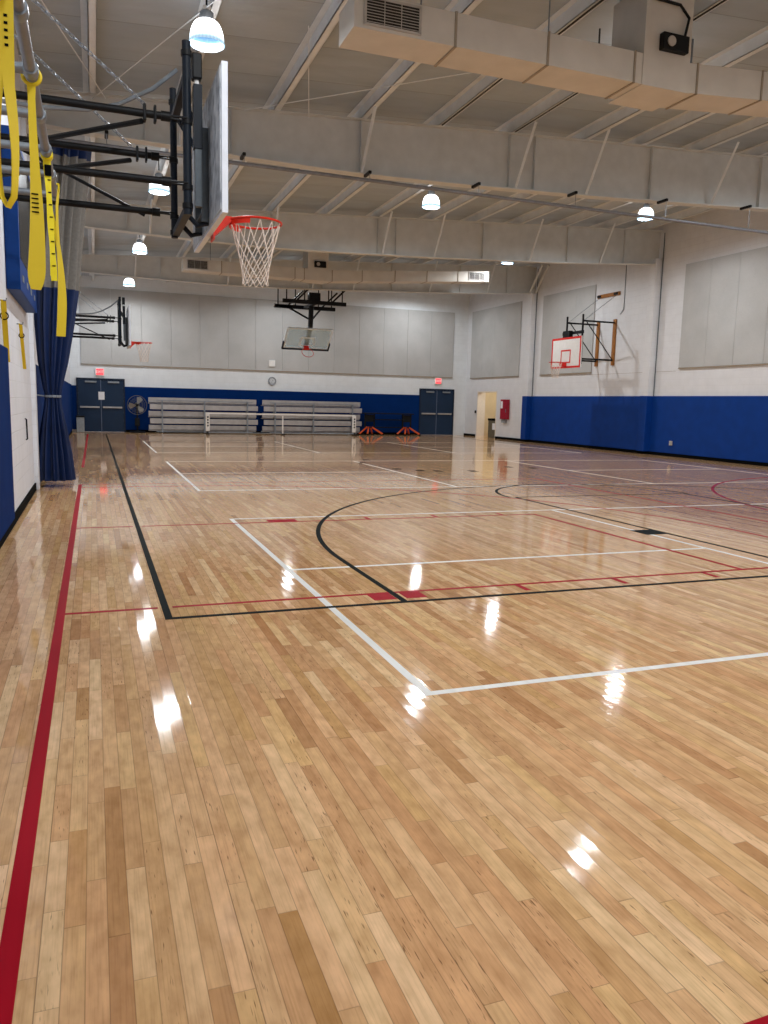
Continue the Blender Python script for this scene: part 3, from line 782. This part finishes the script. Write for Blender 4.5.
# ------------------------------------------------------------------ basketball hoops
def net_mesh(mb, c, R0=0.225, R1=0.115, depth=0.54, n=12, Mx=None, r=0.0042):
    rows = [(0.0, 1.0), (0.30, 0.80), (0.46, 0.70), (0.60, 0.62), (0.72, 0.57), (0.82, 0.53), (0.92, 0.51), (1.0, 0.52)]
    P = []
    for k, (d, s) in enumerate(rows):
        ring = []
        for i in range(n):
            a = 2*PI*(i + (0.5 if k % 2 else 0))/n
            v = Vector((R0*s*math.cos(a), R0*s*math.sin(a), -depth*d))
            ring.append(Vector(c) + (Mx @ v if Mx else v))
        P.append(ring)
    for k in range(len(rows)-1):
        for i in range(n):
            o = 1 if k % 2 == 0 else -1
            mb.tube([P[k][i], P[k+1][i]], r, 5)
            mb.tube([P[k][i], P[k+1][(i - o) % n]], r, 5)
    return mb
def chain(mb, a, b, link=0.05, r=0.004):
    a, b = Vector(a), Vector(b); d = b-a; n = int(d.length/link/0.8); u = d.normalized()
    p = u.orthogonal().normalized(); q = u.cross(p)
    for k in range(n):
        c = a + d*(k+0.5)/n; s = p if k % 2 else q
        pts = [c + u*link*0.5*math.cos(t_) + s*link*0.28*math.sin(t_) for t_ in [2*PI*i/8 for i in range(8)]]
        mb.tube(pts, r, 4, closed=True)
    return mb

def side_hoop(y, label):
    t = thing('basketball_hoop', label, 'basketball hoop', (XL, y, 0), 0, 'basketball hoops braced off the left wall')
    ya, yb = -0.58, 0.52; xp = 1.645
    bb = MB().box(1.868, 1.915, -0.915, 0.915, 2.905, 4.01).build('backboard', [M['boardedge']], t)
    MB().box(1.858, 1.8675, -0.89, 0.89, 2.93, 3.985).build('back_panel', M['boardback'], bb)
    mb = MB()
    for z0, z1, y0, y1 in ((3.02, 3.06, -0.3, 0.3), (3.48, 3.52, -0.3, 0.3), (3.06, 3.48, -0.3, -0.26), (3.06, 3.48, 0.26, 0.3)): mb.box(1.915, 1.917, y0, y1, z0, z1)
    mb.build('target_square', M['bordered'], bb)
    # rim
    rc = (2.305, 0, 3.05)
    rim = MB().torus(rc, 0.235, 0.0105, 'z', 48, 8).build('rim', M['red'], t, True)
    mb = MB().box(1.917, 1.93, -0.09, 0.09, 2.86, 3.075)
    mb.poly([(1.92, -0.085, 3.07), (1.92, 0.085, 3.07), (2.085, 0.07, 3.068), (2.085, -0.07, 3.068), (1.92, -0.085, 2.88), (1.92, 0.085, 2.88), (2.085, 0.07, 3.03), (2.085, -0.07, 3.03)],
            [(0, 1, 2, 3), (4, 7, 6, 5), (0, 3, 7, 4), (1, 5, 6, 2), (2, 6, 7, 3), (0, 4, 5, 1)])
    arc = [(2.305+0.235*math.cos(a), 0.235*math.sin(a)) for a in [PI*0.62 + PI*0.76*k/16 for k in range(17)]]
    for (x0_, y0_), (x1_, y1_) in zip(arc, arc[1:]):
        mb.poly([(x0_, y0_, 3.058), (x1_, y1_, 3.058), (x1_, y1_, 3.0), (x0_, y0_, 3.0)], [(0, 1, 2, 3)])
    mb.build('rim_bracket', M['red'], rim)
    net_mesh(MB(), (2.305, 0, 3.04)).build('net', M['net'], rim, True)
    # two uprights and four arms to the wall
    for yy, z0, z1, r in ((ya, 2.93, 4.24, 0.034), (yb, 2.95, 4.27, 0.031)):
        p = MB().tube([(xp, yy, z0), (xp, yy, z1)], r, 12).build('upright_pipe', M['bluemetal'], t, True)
        for z in (3.0, 3.14, 3.64, 4.15): MB().lathe([(r+0.009, z-0.02), (r+0.009, z+0.02)], 12, (xp, yy, 0)).build('pipe_clamp', M['blackmetal'], p, True)
    for yy in (ya, yb):
        for z in (3.66, 3.17):
            a = MB().tube([(0.03, yy, z), (xp-0.14, yy, z)], 0.03, 10).build('wall_arm', M['blackmetal'], t, True)
            MB().tube([(xp-0.14, yy-0.025, z), (xp, yy-0.04, z)], 0.009, 6).tube([(xp-0.14, yy+0.025, z), (xp, yy+0.04, z)], 0.009, 6).lathe([(0.038, xp-0.20), (0.038, xp-0.13)], 12, (0, yy, z), 'x').build('arm_yoke', M['blackmetal'], a, True)
            if z > 3.5:
                MB().box(xp-0.255, xp-0.235, yy-0.04, yy+0.04, z-0.06, z+0.065).box(xp-0.335, xp-0.312, yy-0.04, yy+0.04, z-0.06, z+0.065).bevel(0.008).build('arm_clamp', M['blackmetal'], a)
    for x0_, y0_, x1_, y1_, z in ((1.30, ya, 0.05, 0.75, 3.60), (1.26, yb, 0.05, 1.62, 3.60)):
        MB().tube([(x0_, y0_, z), (x1_, y1_, z)], 0.022, 8).build('diagonal_brace', M['blackmetal'], t, True)
    MB().tube([(1.38, yb, 3.13), (0.04, yb, 3.72)], 0.016, 8).build('sway_brace', M['blackmetal'], t, True)
    for yy in (ya, yb): MB().box(0.0, 0.035, yy-0.09, yy+0.09, 2.95, 3.95).build('mounting_plank', M['wood'], t)
    # height adjuster between uprights and board
    MB().box(xp-0.02, xp+0.04, ya, yb, 2.965, 3.015).build('lower_crossbar', M['bluemetal'], t)
    MB().box(xp-0.02, xp+0.04, ya, yb, 3.98, 4.04).build('upper_crossbar', M['bluemetal'], t)
    ad = MB().box(xp+0.08, xp+0.15, -0.36, -0.28, 3.52, 4.02).build('adjuster_sleeve', M['bluemetal'], t)
    MB().box(xp+0.09, xp+0.145, -0.35, -0.29, 3.06, 3.52).build('adjuster_rod', M['steelgrey'], ad)
    MB().box(xp+0.07, xp+0.15, -0.37, -0.27, 4.06, 4.26).bevel(0.012).build('adjuster_motor', M['blackmetal'], ad)
    MB().tube([(xp+0.11, -0.32, 4.02), (xp+0.11, -0.32, 4.07)], 0.02, 8).build('adjuster_screw', M['white'], ad)
    for yy in (-0.22, 0.22):
        MB().tube([(xp+0.02, yy, 3.90), (1.855, yy, 3.62)], 0.022, 8).build('upper_link', M['bluemetal'], t, True)
        MB().tube([(xp+0.03, yy, 3.02), (xp+0.12, yy, 2.93), (1.855, yy, 2.96)], 0.022, 8).build('lower_link', M['bluemetal'], t, True)
    mb = MB().box(1.80, 1.856, -0.26, -0.2, 2.96, 3.72).box(1.80, 1.856, 0.2, 0.26, 2.96, 3.72)
    for k in range(6): mb.box(1.81, 1.845, -0.2, 0.2, 3.05+0.12*k, 3.065+0.12*k)
    mb.build('board_frame', M['steelgrey'], t)
    # bent grey support tube and chain to the wall
    pts = [(1.62, -0.1, 4.20), (1.42, -0.1, 4.02), (1.15, -0.1, 3.86), (0.9, -0.1, 3.78), (0.55, -0.1, 3.75), (0.04, -0.1, 3.76)]
    MB().tube(pts, 0.018, 8).build('support_tube', M['galv'], t, True)
    for yy, x_ in ((ya, 1.33), (yb, 1.27)):
        MBc = chain(MB(), (x_, yy, 3.72), (0.03, yy, 4.75)); MBc.build('support_chain', M['galv'], t, True)
        MB().box(0.0, 0.03, yy-0.05, yy+0.05, 4.68, 4.82).build('chain_plate', M['blackmetal'], t)
    return t
h1 = side_hoop(7.3, 'side basketball hoop nearest the viewer, braced high off the left wall')
dup(h1, (XL, 24.1, 0), 'side basketball hoop on the left wall beyond the divider curtain, small in the distance')

# right wall hoop with red border
yc = 24.1
t = thing('basketball_hoop', 'white backboard with red border braced off the right wall', 'basketball hoop', (XR, yc, 0))
bb = MB().box(-1.62, -1.575, -0.915, 0.915, 2.86, 3.93).build('backboard', M['white'], t)
mb = MB()
for y0_, y1_, z0, z1 in ((-0.915, 0.915, 3.86, 3.93), (-0.915, 0.915, 2.86, 2.93), (-0.915, -0.845, 2.93, 3.86), (0.845, 0.915, 2.93, 3.86)): mb.box(-1.626, -1.621, y0_, y1_, z0, z1)
mb.build('red_border', M['bordered'], bb)
mb = MB()
for y0_, y1_, z0, z1 in ((-0.305, 0.305, 3.45, 3.5), (-0.305, 0.305, 3.04, 3.08), (-0.305, -0.255, 3.08, 3.45), (0.255, 0.305, 3.08, 3.45)): mb.box(-1.626, -1.621, y0_, y1_, z0, z1)
mb.build('target_square', M['bordered'], bb)
rim = MB().torus((-2.01, 0, 3.05), 0.235, 0.0105, 'z', 40, 8).build('rim', M['red'], t, True)
MB().box(-1.80, -1.63, -0.09, 0.09, 2.93, 3.06).build('rim_bracket', M['bordered'], rim)
net_mesh(MB(), (-2.01, 0, 3.04)).build('net', M['net'], rim, True)
for yy in (-0.55, 0.42):
    MB().box(-0.05, -0.002, yy-0.075, yy+0.075, 3.0, 4.60).build('mounting_plank', M['wood'], t)
    for z in (4.48, 3.18):
        MB().tube([(-0.05, yy, z), (-1.35, yy, z)], 0.03, 8).build('wall_arm', M['blackmetal'], t, True)
    MB().tube([(-0.06, yy, 3.2), (-1.2, yy, 4.45)], 0.018, 8).build('diagonal_brace', M['blackmetal'], t, True)
    MB().tube([(-1.35, yy, 3.0), (-1.35, yy, 4.70)], 0.034, 10).build('upright_pipe', M['blackmetal'], t, True)
    MB().tube([(-1.3, yy, 4.5), (-0.03, yy-0.1, 5.47)], 0.009, 6).build('support_cable', M['galv'], t, True)
    MB().tube([(-1.35, yy, 3.2), (-1.57, yy*0.8, 3.2)], 0.025, 8).build('board_link', M['blackmetal'], t, True)
MB().box(-1.40, -1.33, -0.62, 0.62, 4.05, 4.15).build('crossbar', M['blackmetal'], t)
MB().box(-1.52, -1.36, 0.0, 0.42, 3.92, 4.18).bevel(0.02).build('height_winch', M['blackmetal'], t)
MB().box(-0.06, -0.002, -0.72, 0.52, 5.42, 5.54).build('anchor_plank', M['wood'], t)
for yy in (-0.55, 0.42): MB().box(-0.085, -0.06, yy-0.1, yy+0.1, 5.44, 5.52).build('anchor_plate', M['blackmetal'], t)
o = MB().tube([(XR-0.02, 23.3, 4.75), (XR-0.02, 23.12, 4.9), (XR-0.02, 23.12, 7.2)], 0.012, 8).build('wall_conduit', M['galv'], None, True)
tag(o, 'thin grey conduit running up the right wall beside the red-bordered hoop', 'conduit')

# ceiling hung hoop, folding down, over the far end of the main court
t = thing('basketball_hoop', 'ceiling-hung glass backboard half folded before the far end wall', 'basketball hoop', (8.05, 30.75, 0))
tilt = math.radians(48)
up = Vector((0, -math.sin(tilt), math.cos(tilt))); nf = Vector((0, -math.cos(tilt), -math.sin(tilt)))
B0 = Vector((0, 0.32, 3.60))
BM = Matrix(((1, nf.x, up.x, 0), (0, nf.y, up.y, 0), (0, nf.z, up.z, 0), (0, 0, 0, 1)))
BM = Matrix.Translation(B0) @ BM          # local x, y=out of the front, z=up the board
gb = MB().box(-0.915, 0.915, -0.012, 0.012, 0, 1.07).xf(BM).build('glass_board', M['glass'], t)
mb = MB()
for a in ((-0.915, 0.915, 0, 0.05), (-0.915, 0.915, 1.02, 1.07), (-0.915, -0.865, 0.05, 1.02), (0.865, 0.915, 0.05, 1.02)): mb.box(a[0], a[1], -0.02, 0.02, a[2], a[3])
mb.xf(BM).build('board_frame', M['coolwhite'], gb)
mb = MB()
for a in ((-0.305, 0.305, 0.55, 0.60), (-0.305, 0.305, 0.15, 0.19), (-0.305, -0.255, 0.19, 0.55), (0.255, 0.305, 0.19, 0.55)): mb.box(a[0], a[1], 0.013, 0.016, a[2], a[3])
mb.xf(BM).build('target_square', M['coolwhite'], gb)
mb = MB().box(-0.96, 0.96, -0.04, 0.05, -0.07, 0.0).box(-0.97, -0.915, -0.04, 0.05, -0.07, 0.32).box(0.915, 0.97, -0.04, 0.05, -0.07, 0.32)
mb.xf(BM).build('edge_padding', M['doorframe'], gb)
rim = MB().torus((0, 0.40, 0.15), 0.235, 0.0115, 'z', 40, 8).xf(BM).build('rim', M['red'], t, True)
MB().box(-0.1, 0.1, 0.02, 0.18, 0.08, 0.16).xf(BM).build('rim_bracket', M['bordered'], rim)
MB().box(-0.09, 0.09, -0.10, -0.03, 0.05, 1.10).xf(BM).build('board_mast', M['galv'], t)
top = BM @ Vector((0, -0.07, 1.10)); piv = Vector((0.0, -0.55, 5.15))
MB().tube([top, piv], 0.10, 8).build('mast', M['blackmetal'], t, True)
for s in (-1, 1):
    MB().tube([(s*0.62, 0.42, 5.14), tuple(top.lerp(piv, 0.35) + Vector((s*0.05, 0, 0)))], 0.038, 8).build('mast_brace', M['blackmetal'], t, True)
for yy, L_, z in ((-1.05, 1.25, 5.24), (0.42, 1.25, 5.20)):
    bm_ = MB().box(-L_, L_, yy-0.06, yy+0.06, z-0.07, z+0.07).build('ceiling_beam', M['blackmetal'], t)
    for s in (-1.1, -0.4, 0.55, 1.1):
        MB().tube([(s, yy, z+0.04), (s, yy, zp(8.05+s)+0.1)], 0.025, 8).build('hanger_pipe', M['blackmetal'], bm_, True)
    for s in (-1, 1):
        MB().tube([(s*0.7, yy, z+0.05), (s*0.7+0.55, yy-0.3, z+0.62)], 0.035, 8).build('hanger_strut', M['blackmetal'], bm_, True)
MB().box(-1.26, -0.55, 0.36, 0.365, 5.15, 5.25).build('beam_painted_light', M['white'], t)  # white sheet paints the lamplight on the left part of the beam
MB().box(-0.2, 0.25, -1.0, -0.7, 5.3, 5.62).bevel(0.03).build('winch_motor', M['blackmetal'], t)
MB().box(-0.08, 0.08, -1.0, 0.42, 5.16, 5.24).build('centre_beam', M['blackmetal'], t)

# ------------------------------------------------------------------ suspension rig and straps
rx, rzv = -0.228, 2.90
t = thing('suspension_rig', 'grey pipe suspension rig on brackets high on the left wall', 'exercise rig', (rx, 0, rzv))
MB().tube([(0, 2.2, 0), (0, 6.42, 0)], 0.025, 12).build('long_pipe', M['rigpipe'], t, True)
for y in (2.9, 3.47, 4.05, 4.66, 5.26, 5.82, 6.38):
    a = MB().tube([(0, y, 0), (XL-rx+0.015, y, 0)], 0.024, 10).build('wall_bracket', M['galv'], t, True)
    MB().lathe([(0.034, y-0.035), (0.036, y-0.02), (0.036, y+0.02), (0.034, y+0.035)], 14, (0, 0, 0), 'y').build('pipe_collar', M['galv'], a, True)
    MB().lathe([(0.06, XL-rx+0.001), (0.06, XL-rx+0.015)], 16, (0, y, 0), 'x').build('wall_flange', M['galv'], a)

def lerp(a, b, u): return a + (b-a)*u
# nearest strap: open teardrop loop
t = thing('training_strap', 'wide yellow strap loop hanging nearest the viewer from the pipe rig', 'strap', (rx, 3.2, rzv), 0, 'yellow straps on the pipe rig')
P, Wd, D = [], [], []
for k in range(41):
    u = k/40; a = u*2*PI
    # down one strand, round the bottom and up the other
    s = -1 if u < 0.5 else 1
    v = 1-abs(2*u-1)                     # 0 top .. 1 bottom
    spread = 0.018 + 0.012*math.sin(PI*min(1, max(0, (v-0.45)/0.55)))
    if v > 0.93: spread *= math.sqrt(max(0, 1-((v-0.93)/0.07)**2))
    P.append((-0.04 + s*spread, -0.012 + 0.004*s, -0.032 - 0.75*v)); Wd.append(lerp(0.052, 0.030, min(1, v*1.3)))
    tw = 0.1 + 0.95*max(0, (v-0.3)/0.7)
    D.append((math.cos(tw), math.sin(tw), 0))
MB().ribbon(P, Wd, D, 0.004).build('webbing', M['yellow'], t, True)
mb = MB()
for k in range(5): mb.box(-0.030, -0.018, -0.014, -0.0125, -0.245+0.024*k, -0.236+0.024*k)
mb.build('stitch_marks', M['black'], t)
MB().torus((0, -0.0, 0), 0.037, 0.008, 'y', 20, 8).build('hanging_loop', M['yellow'], t, True)
# second strap: gathered at the pipe, widening to a flat loop
t = thing('training_strap', 'long yellow strap knotted under the pipe, widening to a rounded end', 'strap', (rx, 4.13, rzv), 0, 'yellow straps on the pipe rig')
P, Wd, D = [], [], []
for k in range(33):
    v = k/32
    P.append((-0.002 - 0.012*v + 0.02*math.sin(PI*v)*v, -0.0, -0.034 - 0.915*v))
    w = 0.036 if v < 0.05 else lerp(0.030, 0.038, v/0.35) if v < 0.35 else lerp(0.038, 0.078, (v-0.35)/0.55) if v < 0.9 else 0.078*math.sqrt(max(0.12, 1-((v-0.9)/0.1)**2*0.7))
    Wd.append(w); D.append((math.cos(0.25*v), math.sin(0.25*v), 0))
MB().ribbon(P, Wd, D, 0.010).build('webbing', M['yellow'], t, True)
MB().torus((0, 0, 0), 0.037, 0.009, 'y', 24, 8).build('hanging_loop', M['yellow'], t, True)
mb = MB()
for k in range(5): mb.box(-0.018, 0.012, -0.0085, -0.0055, -0.60+0.02*k, -0.594+0.02*k)
mb.build('stitch_marks', M['black'], t)
# third strap: bright with tick marks
t = thing('training_strap', 'bright yellow strap with black tick marks tied round the middle of the pipe', 'strap', (rx, 5.37, rzv), 0, 'yellow straps on the pipe rig')
P = [(0.0 + 0.02*k/12, 0.0, -0.034 - 0.706*k/12) for k in range(13)]
wb = MB().ribbon(P, [0.044 if k in (0, 1) else 0.034 + 0.004*math.sin(k*1.3) for k in range(13)], [(1, 0.1*math.sin(k), 0) for k in range(13)], 0.006).build('webbing', M['brightyellow'], t, True)
mb = MB()
for k in range(8): mb.box(0.001+0.0015*k, 0.018+0.0018*k, -0.006, -0.0032, -0.15-0.072*k, -0.143-0.072*k)
mb.build('tick_marks', M['black'], t)
MB().lathe([(0.028, -0.035), (0.036, -0.03), (0.036, 0.03), (0.028, 0.035)], 16, (0, -0.0, 0), 'y', cap=False).build('hanging_wrap', M['brightyellow'], t, True)
MB().box(-0.014, 0.024, -0.014, -0.0034, -0.125, -0.06).bevel(0.004).build('buckle', M['black'], t)
# fourth strap: two thin strands and a foot loop
t = thing('training_strap', 'thin twin-strand yellow strap at the far end of the pipe ending in a foot loop', 'strap', (rx, 6.2, rzv), 0, 'yellow straps on the pipe rig')
for s in (-1, 1):
    P = [(s*0.036, -0.03, -0.005), (s*0.022, -0.034, -0.12), (0.012+s*0.008, -0.034, -0.24), (0.02+s*0.004, -0.034, -0.40)]
    MB().ribbon(P, [0.016, 0.018, 0.018, 0.02], [(1, 0.3*s, 0)]*4, 0.004).build('strand', M['yellow'], t, True)
P = [(0.02 + 0.028*math.sin(PI*k/14)*0.6, -0.036, -0.36 - 0.66*k/14) for k in range(15)]
MB().ribbon(P, [lerp(0.022, 0.062, min(1, k/9)) for k in range(15)], [(1, 0.25, 0)]*15, 0.012).build('foot_loop', M['yellow'], t, True)
MB().tube([(-0.036, 0.0, 0.034), (-0.037, -0.03, 0.0), (-0.036, -0.03, -0.02)], 0.007, 6).tube([(0.036, 0.0, 0.034), (0.037, -0.03, 0.0), (0.036, -0.03, -0.02)], 0.007, 6).tube([(-0.036, 0, 0.034), (0.036, 0, 0.034)], 0.007, 6).build('hanging_loop', M['yellow'], t, True)
P = [(-0.02, -0.03, -0.3 - 0.10*k) for k in range(4)]
MB().ribbon(P, [0.018, 0.024, 0.03, 0.034], [(1, 0, 0)]*4, 0.008).build('handle_strap', M['yellow'], t, True)
# short straps with buckles on wall hooks
def wall_strap(y, z, drop, w, label, lean):
    t = thing('training_strap', label, 'strap', (XL, y, z), 0, 'short yellow straps hung on the left wall')
    MB().tube([(0.0, 0, 0.0), (0.07, 0, 0.0), (0.075, 0, 0.025)], 0.007, 6).build('hanging_hook', M['galv'], t)
    P = [(0.045 - 0.012*k/8, lean*k/8, 0.005 - drop*k/8) for k in range(9)]
    MB().ribbon(P, [w]*9, [(0.6, 0.8, 0)]*9, 0.005).build('webbing', M['yellow'], t, True)
    q = P[2]
    MB().torus((q[0], q[1], q[2]), w*0.5, 0.006, 'y', 16, 6).build('buckle', M['black'], t, True)
    return t
wall_strap(9.1, 2.42, 0.62, 0.075, 'yellow strap with black buckle on the left wall above the blue padding', 0.28)
wall_strap(11.1, 2.35, 0.55, 0.06, 'yellow strap with black buckle on a hook under the scoreboard', 0.55)
o = MB().tube([(XL+0.003, 11.75, 1.14), (XL+0.022, 11.75, 1.13), (XL+0.022, 11.8, 0.86), (XL+0.003, 11.8, 0.85)], 0.011, 8).build('grab_rail', M['bluemetal'], None, True)
tag(o, 'small dark vertical pull handle on the white block wall', 'grab rail')

# scoreboard
t = thing('scoreboard', 'blue scoreboard box with black face high on the left wall', 'scoreboard', (XL+0.002, 9.95, 2.64))
MB().box(0.0, 0.15, 0.0, 2.7, 0.0, 1.75).bevel(0.008).build('case', M['scoreblue'], t)
MB().box(0.15, 0.154, 0.08, 2.62, 0.36, 1.67).build('display_face', M['scoreblack'], t)
mb = MB()
for k in range(4): MB().box(0.151, 0.155, 0.26+0.62*k, 0.48+0.62*k, 0.13, 0.20).build('caption_plate', M['galv'], t)
for y in (0.4, 2.2): MB().box(-0.001, 0.02, y, y+0.1, 1.74, 1.86).build('mounting_bracket', M['scoreblue'], t)
